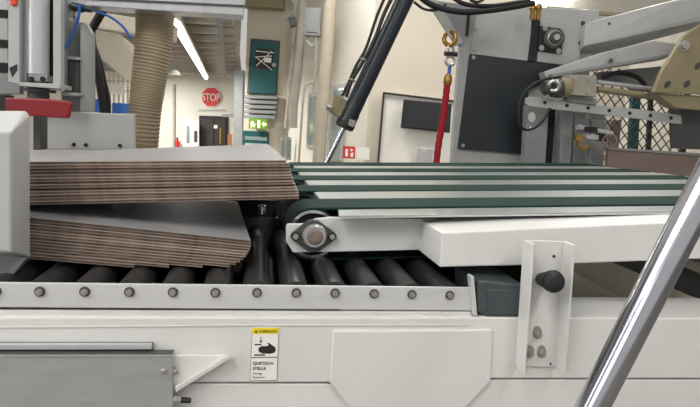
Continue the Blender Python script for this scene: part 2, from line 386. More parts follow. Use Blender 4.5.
x = MB().tube([P(303.5, -6, 11, 0), P(298, 70, 11, 0), P(293.5, 106, 11, 0), P(293, 128, 11, 0)], .085, 10).build('down_pipe', 'ceilm', smooth=True); tag(x, 'taupe thicker pipe directly left of the grey wall cabinet', 'pipe')
x = MB().tube([P(316, 38, 10, 0), P(314.5, 78, 10, 0), P(308, 83, 10, 0), P(304, 92, 10, 0), P(301, 130, 10, 0), P(298.5, 165, 10, 0)], .022, 8).build('conduit', 'ceilm', smooth=True); tag(x, 'thin conduit bending down the wall below the grey cabinet', 'conduit')
Cb = thing('wall_cabinet', 'grey metal wall cabinet high up left of the round column', 'cabinet', P(313, 38, 10, 0))
MB().prism([(305, 7), (321, 8), (320, 36), (304, 35)], 10, .25, 0).build('body', 'midgrey', Cb, bevel=.01)
MB().prism([(307, 10), (319.5, 11), (318.5, 33), (306.4, 32)], 9.98, .03, 0).build('door', 'midgrey', Cb, bevel=.01)
MB().tube([P(305, 38, 10.1, 0), P(312, 46, 10.1, 0), P(318, 38, 10.1, 0)], .03, 8).build('bracket', 'lightgrey', Cb, smooth=True)
Fl = thing('flood_light', 'small dark floodlight on an arm left of the grey wall cabinet', 'lamp', P(292, 22, 10.6, 0))
MB().prism([(288, 18), (295, 16), (296, 24), (290, 27)], 10.5, .2, 0).build('head', 'darkgrey', Fl, bevel=.01)
MB().tube([P(284, 20, 10.6, 0), P(292, 14, 10.6, 0), P(296, 6, 10.6, 0), P(292, 1, 10.6, 0)], .025, 8).build('arm', 'midgrey', Fl, smooth=True)
# fire sign, office window with TV
Fs = thing('fire_sign', 'square red and white fire equipment sign behind the piston rod', 'sign', P(349, 158, 8.6, 0))
MB().prism([(343, 146), (355.3, 146.6), (355, 158.6), (342.6, 158.2)], 8.6, .02, 0).build('plate', 'signred', Fs)
mb = MB(); mb.prism([(345.5, 149), (348, 149), (348, 156.5), (345.3, 156.5)], 8.59, .01, 0)
mb.prism([(350.5, 148.5), (353.5, 150.2), (350.5, 151.6)], 8.59, .01, 0); mb.prism([(350.5, 153), (353.6, 152.6), (353, 157), (350.3, 157)], 8.59, .01, 0)
mb.build('pictogram', 'signwhite', Fs)
x = MB().prism([(357, 147), (369.5, 147.6), (369.3, 160), (356.7, 160)], 8.6, .02, 0).build('paper_notice', 'signwhite'); tag(x, 'white paper notice right of the red fire sign', 'notice')
W = thing('office_window', 'large white office window with a black frame behind the red sling', 'window', P(420, 160, dO - .1, tO))
MB().prism([(384, 93), (455, 102), (449, 185), (377, 185)], dO - .10, .05, tO).build('pane', 'signwhite', W)
mb = MB()
mb.bar(P(383.8, 92.5, dO-.14, tO), P(377.3, 172, dO-.14, tO), .03, .045, n0); mb.bar(P(383.6, 93, dO-.14, tO), P(456, 101.5, dO-.14, tO), .03, .045, n0)
mb.build('frame', 'ink', W)
Tv = thing('television', 'flat dark television behind the office window', 'television', P(427, 130, dO - .3, tO))
MB().prism([(404.5, 99.5), (452, 104), (450, 133), (401.5, 128)], dO - .3, .06, tO).build('casing', 'ink', Tv, bevel=.01)
MB().prism([(406, 101.3), (451, 105.7), (449, 131), (403.3, 126.5)], dO - .31, .02, tO).build('screen', 'tv', Tv)
x = MB().prism([(424, 149), (427, 147), (434, 148), (433, 165), (422, 165)], dO - .5, .3, tO).build('office_chair', 'lightgrey', bevel=.05); tag(x, 'grey office chair back below the television', 'chair')

# ================================================================== LOWER FRAME (white)
base = P(350, 330, 1.0); base.z = 0
FRM = thing('packing_machine', 'white painted steel machine frame along the bottom of the picture', 'machine', base)
def zc(x, y, d): return P(x, y, d)
# beam
MB().prism([(-90, 317), (475, 317.5), (800, 318.5), (800, 378.5), (490, 378.6), (330, 382.6), (-90, 383)], .99, .14).build('beam', 'white', FRM, bevel=.003)
MB().prism([(-90, 327.5), (240, 325), (470, 324.5), (470, 326.2), (240, 326.6), (-90, 329)], .9885, .002).build('weld_bead', 'white2', FRM, bevel=.0006)
MB().prism([(-90, 309), (472, 312), (472, 318.5), (-90, 318.5)], 1.000, .06).build('ledge', 'white2', FRM, bevel=.002)
MB().prism([(-90, 384), (330, 383.6), (490, 379.6), (800, 379.5), (800, 640), (-90, 640)], .994, .13).build('skirt_panel', 'white', FRM, bevel=.003)
MB().prism([(333.4, 331), (493, 330), (491, 381), (465, 409), (462, 440), (354, 440), (350, 409), (329.4, 382)], .984, .012).build('access_plate', 'white', FRM, bevel=.003, label='raised plate with chamfered lower corners')
for xx in (-60, 330, 760):
    a = P(xx, 600, 1.06); MB().box((a.x, a.y + .03, a.z/2), (.06, .04, a.z/2)).build('leg', 'white', FRM, bevel=.004)
for xx in (-60, 330, 760):
    a = P(xx, 600, 1.06) + N*.5; MB().box((a.x, a.y, .72), (.04, .04, .72)).build('leg', 'white', FRM, bevel=.004)
# warning label
WL = MB().prism([(251.7, 327.7), (279.2, 327.2), (277.5, 381.2), (249, 381.8)], .9890, .0015).build('warning_label', 'sticker', FRM, label='white and yellow pinch-point warning label with a hand pictogram')
MB().prism([(251.9, 328.2), (278.9, 327.8), (278.7, 333.7), (251.7, 334)], .9886, .0006).build('header', 'yellow', WL)
mb = MB()
mb.prism([(251.3, 357.2), (278.1, 356.8), (278.1, 357.5), (251.3, 357.9)], .9886, .0006)
for q in ([(251.9, 334.2), (252.3, 334.2), (249.9, 381), (249.5, 381)], [(278.3, 334.0), (278.7, 334.0), (277.2, 380.7), (276.8, 380.7)], [(249.6, 380.7), (277.2, 380.2), (277.2, 380.7), (249.6, 381.2)]):
    mb.prism(q, .9886, .0006)
mb.build('border', 'ink', WL)
mb = MB()
mb.prism([(254.5, 344), (261.5, 344), (261.5, 345.3), (254.5, 345.3)], .9886, .0006)
mb.prism([(254.3, 354.5), (265, 354.3), (265, 355.6), (254.3, 355.8)], .9886, .0006)
mb.prism([(260.5, 337), (261.1, 337), (261.1, 340.6), (262.3, 340.6), (260.8, 343.3), (259.4, 340.6), (260.5, 340.6)], .9886, .0006)
mb.prism([(258.5, 348), (262, 346), (266, 346.3), (269, 345.2), (267.3, 343.5), (268.4, 342.6), (272, 345), (275, 347.2), (276, 350), (274.6, 352.6), (270, 353.8), (262, 353.4), (258.6, 351.5)], .9886, .0006)
mb.build('hand_pictogram', 'ink', WL)
R_ = (P(279, 350, .9885) - P(251, 350, .9885)).normalized(); U_ = (P(265, 330, .9885) - P(264, 380, .9885)).normalized()
text_mesh('lettering', '\u25B2 VORSICHT!', 'ink', WL, P(254.2, 332.4, .9884), R_, U_, .0066, .0003)
text_mesh('lettering', 'QUETSCH-', 'ink', WL, P(252.8, 364.6, .9884), R_, U_, .0080, .0002)
text_mesh('lettering', 'STELLE', 'ink', WL, P(252.6, 369.8, .9884), R_, U_, .0080, .0002)
text_mesh('lettering', 'Warning:', 'ink', WL, P(252.6, 374.3, .9884), R_, U_, .0046, .0002)
text_mesh('lettering', 'Crush point', 'ink', WL, P(252.4, 378, .9884), R_, U_, .0046, .0002)
# gusset
G = thing('gusset_bracket', 'white triangular gusset bracket right of the stainless box', 'bracket', P(176, 392, .93))
MB().prism([(160, 355.5), (224, 355.5), (230, 358), (176, 391), (160, 398)], .980, .009).build('web', 'white', G, bevel=.002)
MB().prism([(226.5, 356.4), (230.3, 358), (229.6, 359.6), (175.5, 393), (175, 387.5)], .966, .014).build('flange', 'white2', G, bevel=.002)

# ================================================================== ROLLER CONVEYOR
RC = thing('roller_conveyor', 'roller conveyor with a bolted pale side rail and dark steel rollers', 'conveyor', base)
RAIL = MB().prism([(-90, 281.6), (475, 287.6), (472.5, 310.8), (-90, 306.8)], 1.0, .006).build('side_rail', 'rail', RC, bevel=.0015)
MB().prism([(-90, 308.2), (340, 309.3), (340, 310), (-90, 309)], .9995, .003).build('rail_seam', 'ink', RC)
MB().prism([(471, 276.5), (474, 276.5), (477.5, 315.6), (473.5, 315.6)], .992, .02).build('end_flange', 'rail', RC, bevel=.001)
bx = [(-4, 291.2), (40, 291.4), (85, 291.4), (129.6, 291.7), (173, 291.9), (215.4, 292.4), (257, 292.4), (296.2, 292.6), (335, 292.8), (374, 293.5), (411.8, 294.2), (449.6, 295)]
for (x, y) in bx:
    mb = MB(); bolt(mb, x, y, 1.0, 3.6, h=.007); mb.build('bolt', ['bolt', 'darkgrey'], RAIL, smooth=True)
    c = P(x, y, 1.008) - V((0, 0, .006))
    mb = MB(); mb.lathe(c, c + N*.58, [(0, .008), (.004, .008), (.004, .027), (.996, .027), (.996, .008), (1, .008)], 24); mb.build('roller', 'roller', RC, smooth=True)
mb = MB(); q0 = P(-90, 290, 1.0) + N*.585; q1 = P(545, 296, 1.0) + N*.585
mb.bar(q0 , q1, .02, .08); mb.build('back_rail', 'darkgrey', RC)
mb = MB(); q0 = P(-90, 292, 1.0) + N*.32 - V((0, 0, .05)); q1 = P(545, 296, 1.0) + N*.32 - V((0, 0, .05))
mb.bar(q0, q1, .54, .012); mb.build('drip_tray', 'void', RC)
# near-black sheet painted as the shade behind the rollers and stacks
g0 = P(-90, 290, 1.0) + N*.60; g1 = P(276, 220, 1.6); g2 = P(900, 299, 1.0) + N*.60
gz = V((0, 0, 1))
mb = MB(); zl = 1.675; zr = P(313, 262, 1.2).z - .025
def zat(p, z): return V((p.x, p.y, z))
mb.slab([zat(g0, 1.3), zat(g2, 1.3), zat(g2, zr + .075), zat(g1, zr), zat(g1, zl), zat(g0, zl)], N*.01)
mb.build('gap_shade', 'void', RC)
# slate cover and bracket
CV = thing('slate_cover', 'dark slate motor cover between the rail end and the white bracket', 'cover', P(498, 318, 1.0))
MB().prism([(477.5, 282), (482, 281), (524, 284.5), (524, 318.8), (488, 318.2), (477.5, 311.5)], .995, .13).build('housing', 'slate', CV, bevel=.004)
MB().prism([(487, 289), (524, 290.5), (524, 315.5), (491, 315), (487, 311)], .992, .005).build('front_panel', 'slate', CV, bevel=.002)
BR = thing('mounting_bracket', 'white U-shaped mounting bracket joining frame and belt conveyor', 'bracket', P(545, 370, .985))
MB().prism([(524.4, 240.5), (564.5, 241.5), (557, 367), (516, 366)], .984, .005).build('web', 'white', BR, bevel=.001)
def flange(pa, pb):
    a = P(*pa, .984); b = P(*pb, .984); r = (P(pa[0] + 8, pa[1], .984) - a).normalized()*.005
    MB().loft([[a, a + r, a + r - N*.036, a - N*.036], [b, b + r, b + r - N*.030, b - N*.036]]).build('flange', 'white', BR, bevel=.001)
flange((523.5, 240), (516, 367)); flange((563, 241), (555.5, 367))
for (x, y) in ((537.4, 334), (541.6, 353), (529.5, 353)):
    mb = MB(); mb.prism(circ(x, y - 1.5, 4.6, 16, 6.5), .9835, .002)
    bolt(mb, x, y, .9835, 3.6, h=.009); mb.build('bolt', 'bolt', BR, smooth=True)
mb = MB(); mb.prism(circ(554, 256.5, 1.7, 12), .9838, .001); mb.prism(circ(550.5, 364, 1.2, 10), .9838, .001); mb.build('hole', 'ink', BR)
a = P(541, 279, .984); b = P(556, 282, .925)
mb = MB(); mb.lathe(a, b, [(0, .012), (.25, .015), (.45, .0165), (.5, .014), (.62, .018), (.7, .0205), (.85, .0215), (.95, .0195), (1.0, .014), (1.02, .004)], 28)
mb.build('knob', 'black', BR, smooth=True, label='black rubber knob')

# ================================================================== BELT CONVEYOR
BC = thing('belt_conveyor', 'white belt conveyor with five green belts and pale deck plates', 'conveyor', base)
u = (P(690, 203.5, 1.2) - P(350, 207, 1.2)); LEN = u.length; u.normalize()
w = u.cross(N).normalized()           # up, perpendicular to the deck
if w.z < 0: w = -w
ctr = P(313.5, 235.5, 1.2)            # near end of the drum axis
RD = .0555                             # pulley radius
total = 1.5
MB().prism([(442.4, 233), (520, 229), (700, 221.5), (800, 218), (800, 255), (700, 259), (540, 265), (439.5, 267.3)], 1.03, .15).build('side_beam', 'white', BC, bevel=.003)
SP = MB().prism([(286, 226), (288, 224.3), (305, 224), (316, 219), (330, 217.5), (440, 219), (440, 249.5), (330, 252), (293, 252.6), (286, 241)], 1.175, .012).build('side_plate', 'white', BC, bevel=.0015)
mb = MB()   # flange bearing
cx, cy, ex = 313.5, 236.3, 22.4
pts = []
for sx, cxx, rr in ((1, ex - 4.2, 4.6),):
    pts += [(cx + cxx + rr*math.cos(t), cy + rr*math.sin(t)) for t in (-1.0, -.5, 0, .5, 1.0)]
pts += [(cx + 15*math.cos(t), cy + 16.4*math.sin(t)) for t in (1.2, PI/2, PI - 1.2)]
pts += [(cx - ex + 4.2 - 4.6*math.cos(t), cy + 4.6*math.sin(t)) for t in (1.0, .5, 0, -.5, -1.0)]
pts += [(cx + 15*math.cos(t), cy + 16.4*math.sin(t)) for t in (-PI + 1.2, -PI/2, -1.2)]
mb.prism(pts, 1.163, .012); BE = mb.build('bearing', 'darkgrey', BC, bevel=.002, label='dark two-bolt flange bearing')
c = P(cx + 1, cy - .5, 1.163)
MB().lathe(c, c - N*.012, [(0, .026), (.6, .026), (1, .0225), (1, .017), (.5, .016)], 28).build('hub', 'steel', BE, smooth=True)
mb = MB(); mb.lathe(c, c - N*.016, [(0, .0165), (.8, .0165), (1, .0135)], 24); mb.cyl(c - N*.015, c - N*.0185, .010, n=6)
mb.build('shaft_end', 'brown', BE, smooth=True)
for x in (295.6, 332):
    mb = MB(); bolt(mb, x, cy, 1.163, 3.2, h=.008); mb.build('bolt', ['bolt', 'black'], BE, smooth=True)
# drum / shafts
ax0 = ctr + N*.0
MB().cyl(ctr - N*.02, ctr + N*1.4, .014, n=16).build('shaft', 'bolt', BC, smooth=True)
TH = .0045
offs = [.012 + .295*k for k in range(5)]; wid = [.14, .136, .138, .14, .17]
slope_len = total
ends = [total]*5
for k, (o, wd, L_) in enumerate(zip(offs, wid, ends)):
    c0 = ctr + N*o; c1 = c0 + u*L_
    # pulley with rim
    mb = MB(); mb.lathe(c0, c0 + N*wd, [(.10, RD*.3), (.10, RD*.84), (.0, RD*.86), (0, RD - .001), (.03, RD), (.97, RD), (1, RD - .001), (1, RD*.5)], 48)
    mb.build('pulley', 'chrome', BC, smooth=True)
    MB().cyl(c0 + N*wd*.06, c0 + N*wd*.09, RD*.83, n=32).build('pulley_web', 'void', BC)
    # belt loop
    ring = []
    n = 22
    for i in range(n + 1):
        t = PI/2 + PI*i/n; ring.append((c0 + u*math.cos(t)*1.0*(RD) + w*math.sin(t)*RD, u*math.cos(t) + w*math.sin(t)))
    for i in range(n + 1):
        t = -PI/2 + PI*i/n; ring.append((c1 + u*math.cos(t)*RD + w*math.sin(t)*RD, u*math.cos(t) + w*math.sin(t)))
    ring.append(ring[0])
    mb = MB(); mb.loft([[p, p + N*wd, p + N*wd + e*TH, p + e*TH] for p, e in ring], caps=False)
    mb.build('belt', 'belt', BC, smooth=True)
# deck plates between the belts
top = RD + TH
prev = None
for k in range(5):
    y0 = offs[k] + wid[k] + .004; y1 = (offs[k+1] - .004) if k < 4 else y0 + .02
    s0 = .03; e0 = total
    base_ = ctr + w*(top - .002)
    p = [base_ + N*y0 + u*s0, base_ + N*y1 + u*s0, base_ + N*y1 + u*e0, base_ + N*y0 + u*e0]
    MB().slab(p, -w*.03).build('deck_plate', 'deck', BC, bevel=.003)
# near lip plate in front of first belt
mb = MB()
bt = ctr + w*(top - .004)
pl = [bt + N*.008 + u*.055, bt + N*.008 + u*total, bt - N*.072 + u*total, bt - N*.072 + u*.045]
mb.slab(pl, -w*.003)
mb.build('edge_plate', 'deck', BC, bevel=.0008)
MB().slab([bt - N*.072 + u*.045 - w*.001, bt - N*.072 + u*total - w*.001, bt - N*.072 + u*total - w*.006, bt - N*.072 + u*.045 - w*.006], N*.004).build('edge_strip', 'alu', BC)
mb = MB(); mb.prism([(452, 212.5), (800, 206), (800, 226), (452, 236)], 1.184, .006); mb.build('inner_web', 'midgrey', BC)
# cross beams and return side, dark
MB().slab([ctr + u*.25 - w*.02 + N*.05, ctr + u*total - w*.02 + N*.05, ctr + u*total - w*.02 + N*1.36, ctr + u*.25 - w*.02 + N*1.36], -w*.012).build('under_tray', 'darkgrey', BC)
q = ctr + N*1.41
MB().slab([q - u*.4 + w*.035, q + u*total + w*.035, q + u*total - w*.30, q - u*.4 - w*.30], N*.02).build('far_side_shade', 'void', BC)  # near-black plate added to darken the bright slit beside the pulley
# dark diagonal drive covers seen right of the bracket
DV = thing('drive_guard', 'dark folded drive guard in the recess right of the bracket', 'guard', P(640, 318, 1.3))
MB().prism([(560, 235), (820, 235), (820, 345), (560, 345)], 1.46, .03).build('back_panel', 'darkgrey', DV, bevel=.004)
MB().prism([(560, 250), (590, 252), (700, 300), (760, 318), (760, 345), (560, 345)], 1.32, .05).build('panel', 'guard', DV, bevel=.004)
MB().prism([(575, 272), (625, 300), (612, 309), (606, 345), (560, 345), (560, 272)], 1.24, .05).build('panel', 'guard', DV, bevel=.004)
MB().prism([(610, 235), (820, 325), (820, 235)], 1.40, .05).build('panel', 'guard', DV, bevel=.004)
MB().prism([(640, 246), (820, 296), (820, 282), (655, 240)], 1.30, .04).build('rib', 'darkgrey', DV, bevel=.004)
# white side pieces near the deck's left end
BK = MB().lathe(P(262, 205, 1.45), P(262, 216, 1.45), [(0, .008), (.1, .011), (.8, .012), (1, .006)], 14).build('steel_pin', 'chrome', smooth=True)
tag(BK, 'small bright steel pin in the dark gap right of the upper cardboard stack', 'pin')
# ================================================================== CARDBOARD
def ordn(i, n):
    names = ['topmost', 'second', 'third', 'fourth', 'fifth', 'sixth', 'seventh', 'eighth', 'ninth', 'tenth', 'eleventh', 'twelfth', 'thirteenth', 'fourteenth', 'fifteenth']
    return names[i]
def sheet(front, backv, th, name_label, group, seg=10):
    # front: list of front-edge top points left to right; backv: per-point vectors to the back edge
    mb = MB()
    lay = [(0, .0009, 1), (.0009, th - .0009, 2), (th - .0009, th - .0002, 1)]
    m_ = len(front)
    for z0, z1, mi in lay:
        ins = .0012 if mi == 2 else 0
        top = []; 
        rings = []
        for i, p in enumerate(front):
            bv = backv[i]; d = bv.normalized()
            f0 = p + d*ins; b0 = p + bv - d*ins
            e = V((0, 0, 0))
            if i == m_ - 1 and ins: e = (front[i-1] - p).normalized()*ins
            rings.append([f0 + e - V((0, 0, z0)), b0 + e - V((0, 0, z0)), b0 + e - V((0, 0, z1)), f0 + e - V((0, 0, z1))])
        mb.mi = mi; mb.loft(rings)
    for f in mb.bm.faces:
        f.normal_update()
        if f.material_index == 1 and abs(f.normal.z) > .8:
            f.material_index = 0 if z0 is not None and f.calc_center_median().z > 0 and False else f.material_index
    # coated top: highest faces get the liner material
    for f in mb.bm.faces:
        if abs(f.normal.z) > .8 and f.material_index == 1: f.material_index = 0
    o = mb.build('cardboard_sheet', ['liner', 'kraft', 'flute'], None)
    tag(o, name_label, 'cardboard sheet', group); return o
NU = 13; dU = 1.14
for i in range(NU):
    f = i/NU
    y0 = 161.8 + (205.2 - 161.8)*f; y1 = 160.2 + (198.8 - 160.2)*f
    xr = 287.5 + 12.5*((i + .5)/NU) + random.uniform(-.6, .6)
    if i == 0: xr = 286.5
    jd = random.uniform(-.0025, .0025)
    xs = [-70, 10, 60, 110, 160, 210, 250, xr]
    yl = lambda x: y0 + (y1 - y0)*((x - 30)/(xr - 30))
    front = [P(x, yl(x), dU + jd) for x in xs]
    FLt = P(30, 161.8, dU); BLt = P(40, 148.5, dU + .42); FRt = P(286.5, 160.2, dU); BRt = P(268, 144.2, dU + .56)
    bl = BLt - FLt; br = BRt - FRt; bl.x = br.x*.9
    bv = [bl.lerp(br, max(0, min(1.05, (x - 30)/(286 - 30)))) for x in xs]
    th = (P(160, 161, dU) - P(160, 161 + 3.12, dU)).length
    sheet(front, bv, th, 'grey-topped corrugated sheet, %s from the top of the upper stack' % ordn(i, NU) if i else 'grey-topped corrugated sheet lying topmost on the upper stack', 'corrugated sheets of the upper stack')
NL = 13; dL = 1.10
for i in range(NL):
    y30 = 217.5 + 3.2*i
    sl = .1045 - .0016*i
    hit = 30 + (264.8 + .012*(0) - y30)/sl
    xr = min([250.5, 251, 250.5, 249.5, 248, 246, 243.5, 240.5, 236, 230, 225, 220, 215][i], hit)
    jd = random.uniform(-.002, .002)
    xs = [-70, 10] + [30 + (xr - 30)*q for q in (.2, .4, .6, .8, 1)]
    front = [P(x, y30 + sl*(x - 30), dL + jd) for x in xs]
    FR0 = P(250.5, 240, dL); BR0 = P(238, 202, dL + .46); bvv = BR0 - FR0
    bvv = bvv.normalized()*.46
    th = (P(160, 231, dL) - P(160, 231 + 2.95, dL)).length
    sheet(front, [bvv.copy() for _ in xs], th, 'grey-topped corrugated sheet, %s from the top of the lower stack' % ordn(i, NL) if i else 'grey-topped corrugated sheet lying topmost on the lower stack', 'corrugated sheets of the lower stack')

# ================================================================== LEFT FOREGROUND
H = thing('guard_housing', 'light grey sheet-metal housing at the left edge in front of the stacks', 'housing', P(0, 256, 1.02))
fr = [P(-80, 132, 1.0), P(11.5, 132, 1.0), P(11.5, 252, 1.0), P(-80, 250, 1.0)]
bk = [P(-80, 110.5, 1.06), P(25, 111, 1.06), P(29, 116, 1.06), P(29.5, 256.8, 1.06), P(-80, 255, 1.06)]
MB().hull(fr + bk + [p + N*.004 for p in bk]).build('shell', 'lightgrey', H, bevel=.002)
MB().prism([(-80, 133.5), (10, 133.5), (10, 250.5), (-80, 249)], .9985, .006).build('front_door', 'lightgrey', H, bevel=.001)
x = MB().prism([(-80, 253), (2, 254), (27, 258), (8, 281), (-80, 300)], 1.05, .03).build('rail_bracket', 'midgrey', bevel=.002); tag(x, 'grey bracket plate below the housing at the left edge', 'bracket')
# stainless box
SB = thing('stainless_box', 'brushed stainless box at the lower left in front of the frame', 'box', P(60, 407, .955))
MB().prism([(-80, 355), (172.5, 354.6), (173.5, 470), (-80, 470)], .968, .015).build('body', 'steel', SB, bevel=.0015)
MB().prism([(-80, 354.2), (172.5, 353.8), (172.8, 354.9), (-80, 355.1)], .966, .018).build('lid', 'darkgrey', SB, bevel=.0008)  # dark grey stands for the shade on the box top
MB().prism([(-80, 355), (172.8, 354.7), (172.8, 356), (-80, 356.3)], .9655, .003).build('edge_highlight', 'alu', SB)  # bright strip painted in as the highlight along the top edge
mb = MB(); c = P(164, 371, .968); mb.lathe(c, c - N*.004, [(0, .0052), (.6, .0052), (1, .003)], 16); mb.build('screw', 'bolt', SB, smooth=True)
mb = MB(); c = P(173.5, 371, .976); e = (P(180, 371, .976) - c).normalized(); mb.cyl(c, c + e*.004, .0065, n=16); mb.cyl(c + e*.004, c + e*.008, .0045, n=6); mb.build('side_bolt', 'bolt', SB, smooth=True)
GL = thing('cable_gland', 'black cable gland with a metal nut on the side of the stainless box', 'cable gland', P(175, 400, .965))
c = P(173.4, 399.5, .974); e = (P(190, 400.5, .974) - c).normalized()
MB().lathe(c, c + e*.013, [(0, .0085), (.5, .0085), (.5, .0068), (1, .0068)], 6).build('nut', 'bolt', GL)
MB().lathe(c + e*.012, c + e*.031, [(0, .0045), (.1, .0055), (.8, .005), (1, .004)], 12).build('plug', 'black', GL, smooth=True)
x = MB().prism([(-80, 344.6), (151.5, 344.4), (151.8, 349.6), (-80, 350.2)], .976, .008).build('bracket_strip', 'alu', bevel=.001); tag(x, 'narrow metal strip lying behind the lid of the stainless box', 'strip')
x = MB().prism([(-80, 343.6), (152.6, 343.4), (152.8, 352), (-80, 352)], .9835, .006).build('strip_shade', 'darkgrey'); tag(x, 'dark bar painted as the shade around the narrow metal strip', 'bar')  # dark colour stands for the shade and gap around the strip
# polished handrail tube
a0 = P(618.5, 353 + 160*1, .60, 0); 
c1 = P(592.3, 407, .60, 0); c2 = P(680, 234.5, .60, 0); dd = (c2 - c1)
x = MB().cyl(c1 - dd*.5, c2 + dd*.9, .0175, n=40).build('handrail', 'chrome', smooth=True); tag(x, 'polished steel handrail tube slanting across the lower right foreground', 'handrail')

# ================================================================== LEFT MACHINE (behind the stacks)
def pr(pts, d, th, name, m, parent=None, bevel=.002, label=None, t=T): return MB().prism(pts, d, th, t).build(name, m, parent, bevel=bevel, label=label)
LM = thing('press_column', 'grey upright machine column with side bracket left of the ribbed hose', 'machine', P(70, 146, 1.9))
pr([(19, -12), (62, -12), (62, 90), (19, 86)], 1.78, .05, 'back_plate', 'midgrey', LM)
pr([(60, -12), (64, -12), (70, 20), (86, 23), (92, 34), (92, 112), (61, 112)], 1.90, .04, 'side_bracket', 'midgrey', LM, .004)
pr([(80, 25), (86, 23), (92, 34), (92, 112), (80, 112)], 1.86, .03, 'bracket_flange', 'lightgrey', LM, .002)
pr([(61, 56), (80, 57), (80, 60), (61, 59)], 1.84, .06, 'bracket_rib', 'lightgrey', LM, .001)
pr([(62, 61), (78, 62), (78, 92), (62, 91)], 1.84, .04, 'bracket_box', 'darkgrey', LM, .003)
pr([(61, 92), (80, 93), (80, 96), (61, 95)], 1.82, .06, 'bracket_rib', 'lightgrey', LM, .001)
pr([(53, -12), (61, -12), (61, 91), (53, 90)], 1.70, .03, 'front_flange', 'lightgrey', LM, .002)
pr([(47.5, -12), (53, -12), (53, 82), (47.5, 81)], 1.76, .03, 'slot', 'void', LM, 0)
pr([(19, 82), (60, 84), (60, 89), (19, 86)], 1.69, .10, 'foot_plate', 'lightgrey', LM, .002)
for xx, yy in ((66, 78), (66, 87), (66, 64)):
    mb = MB(); bolt(mb, xx, yy, 1.838 if yy != 87 else 1.838, 2); mb.build('bolt', 'black', LM)
AC = thing('linear_actuator', 'silver linear actuator standing upright in the grey column', 'actuator', P(37, 84, 1.72))
pr([(20, -12), (27, -12), (27, 82), (20, 81)], 1.72, .06, 'side_profile', 'midgrey', AC)
mb = MB(); mb.cyl(P(37.5, -12, 1.74), P(37.5, 74.5, 1.74), .030, n=28); mb.build('barrel', 'alu', AC, smooth=True)
pr([(28, 74), (47, 75), (47, 82), (28, 81)], 1.70, .06, 'end_block', 'midgrey', AC)
for xx in (31.5, 43): 
    mb = MB(); bolt(mb, xx, 79, 1.70, 1.7); mb.build('bolt', 'black', AC)
mb = MB(); mb.cyl(P(38.5, 87, 1.75), P(38.5, 99, 1.75), .028, n=20); mb.cyl(P(38.5, 89, 1.75), P(38.5, 92, 1.75), .045, n=20); mb.build('piston_rod', 'darkgrey', AC, smooth=True)
LP = thing('slotted_plate', 'grey edge plate with an orange cap left of the actuator', 'plate', P(13, 78, 1.7))
pr([(8, -12), (19.5, -12), (19.5, 84), (8, 82)], 1.70, .03, 'plate', 'lightgrey', LP)
pr([(8, -12), (17, -12), (16, 5), (10, 5)], 1.69, .02, 'cap', 'orange', LP, .004, label='orange plastic cap')
pr([(9, 68), (17, 64), (17, 70), (12, 77)], 1.698, .004, 'slot', 'ink', LP, 0)
SP_ = thing('slotted_guard', 'white panel with black slots at the left picture edge', 'panel', P(0, 80, 1.8))
pr([(-80, -12), (8, -12), (8, 112), (-80, 112)], 1.80, .03, 'panel', 'lightgrey', SP_)
for (y1, y2) in ((10, 18), (40, 48), (63, 73)):
    pr([(-80, y1 - 8), (7.6, y1), (7.6, y2), (-80, y2 - 4)], 1.797, .01, 'slot', 'void', SP_, 0)
pr([(-80, 73), (7.6, 74), (20, 78), (20, 94), (-80, 94)], 1.78, .03, 'lower_plate', 'midgrey', SP_)
pr([(-80, 94), (6, 95), (6, 111), (-80, 111)], 1.60, .05, 'black_block', 'black', SP_)
RB = pr([(4.5, 97.5), (50, 99), (70, 101), (71.5, 104), (68, 118.5), (30, 116), (5, 112)], 1.58, .02, 'red_bar', 'red', None, .006)
tag(RB, 'dark red horizontal bar below the actuator at the left', 'bar')
SUP = pr([(33, 110), (41, 110), (41, 150), (33, 150)], 1.66, .05, 'support_post', 'darkgrey', None)
tag(SUP, 'dark short post below the red bar', 'post')
GP = thing('base_plate', 'grey machined base plate behind the upper cardboard stack', 'plate', P(88, 148, 1.85))
pr([(40, 118), (72, 112), (135, 114), (135, 150), (40, 150)], 1.82, .02, 'plate', 'lightgrey', GP, .004)
for xx, yy in ((74, 144.5), (86, 145), (120, 145.5)):
    mb = MB(); bolt(mb, xx, yy, 1.82, 1.9, washer=False); mb.build('bolt', 'black', GP)
tb = thing('top_beam', 'grey aluminium cross beam along the top left picture edge', 'beam', P(150, 12, 1.85))
pr([(58, -16), (246, -14), (243, 15.5), (150, 10), (62, 4)], 1.86, .08, 'profile', 'alu', tb, .003)
pr([(62, -4), (245, 5), (245, 7), (62, -2)], 1.855, .006, 'groove', 'darkgrey', tb, 0)
x = MB().tube([P(155.5, 6, 2.0), P(154, 40, 2.0), P(149, 80, 2.0), P(145, 112, 2.0), P(142, 160, 2.0)], .061, 28, 48,
    rf=lambda i: (.062 - .00007*i)*(1 + .03*(1, .6, -1, -.4)[i % 4])).build('ribbed_hose', 'hosem', smooth=False)
for f in x.data.polygons: f.use_smooth = True
tag(x, 'beige ribbed extraction hose hanging down behind the upper cardboard stack', 'hose')
def cable(name, pts, d, r, m, label, cat='cable', sub=8, t=T):
    x = MB().tube([P(a, b, d if len(q) == 0 else q[0], t) for a, b, *q in pts], r, 10, sub).build(name, m, smooth=True); tag(x, label, cat); return x
cable('black_cable', [(110, -8), (104, 8), (95, 24), (91, 34), (95, 60), (100, 84), (105, 118)], 2.02, .014, 'black', 'thick black cable running down right of the grey column, foremost of the two')
cable('black_cable', [(92, 40), (100, 62), (104, 80), (108, 98), (109, 118)], 2.03, .008, 'black', 'thin black cable running down right of the grey column, behind the thick one')
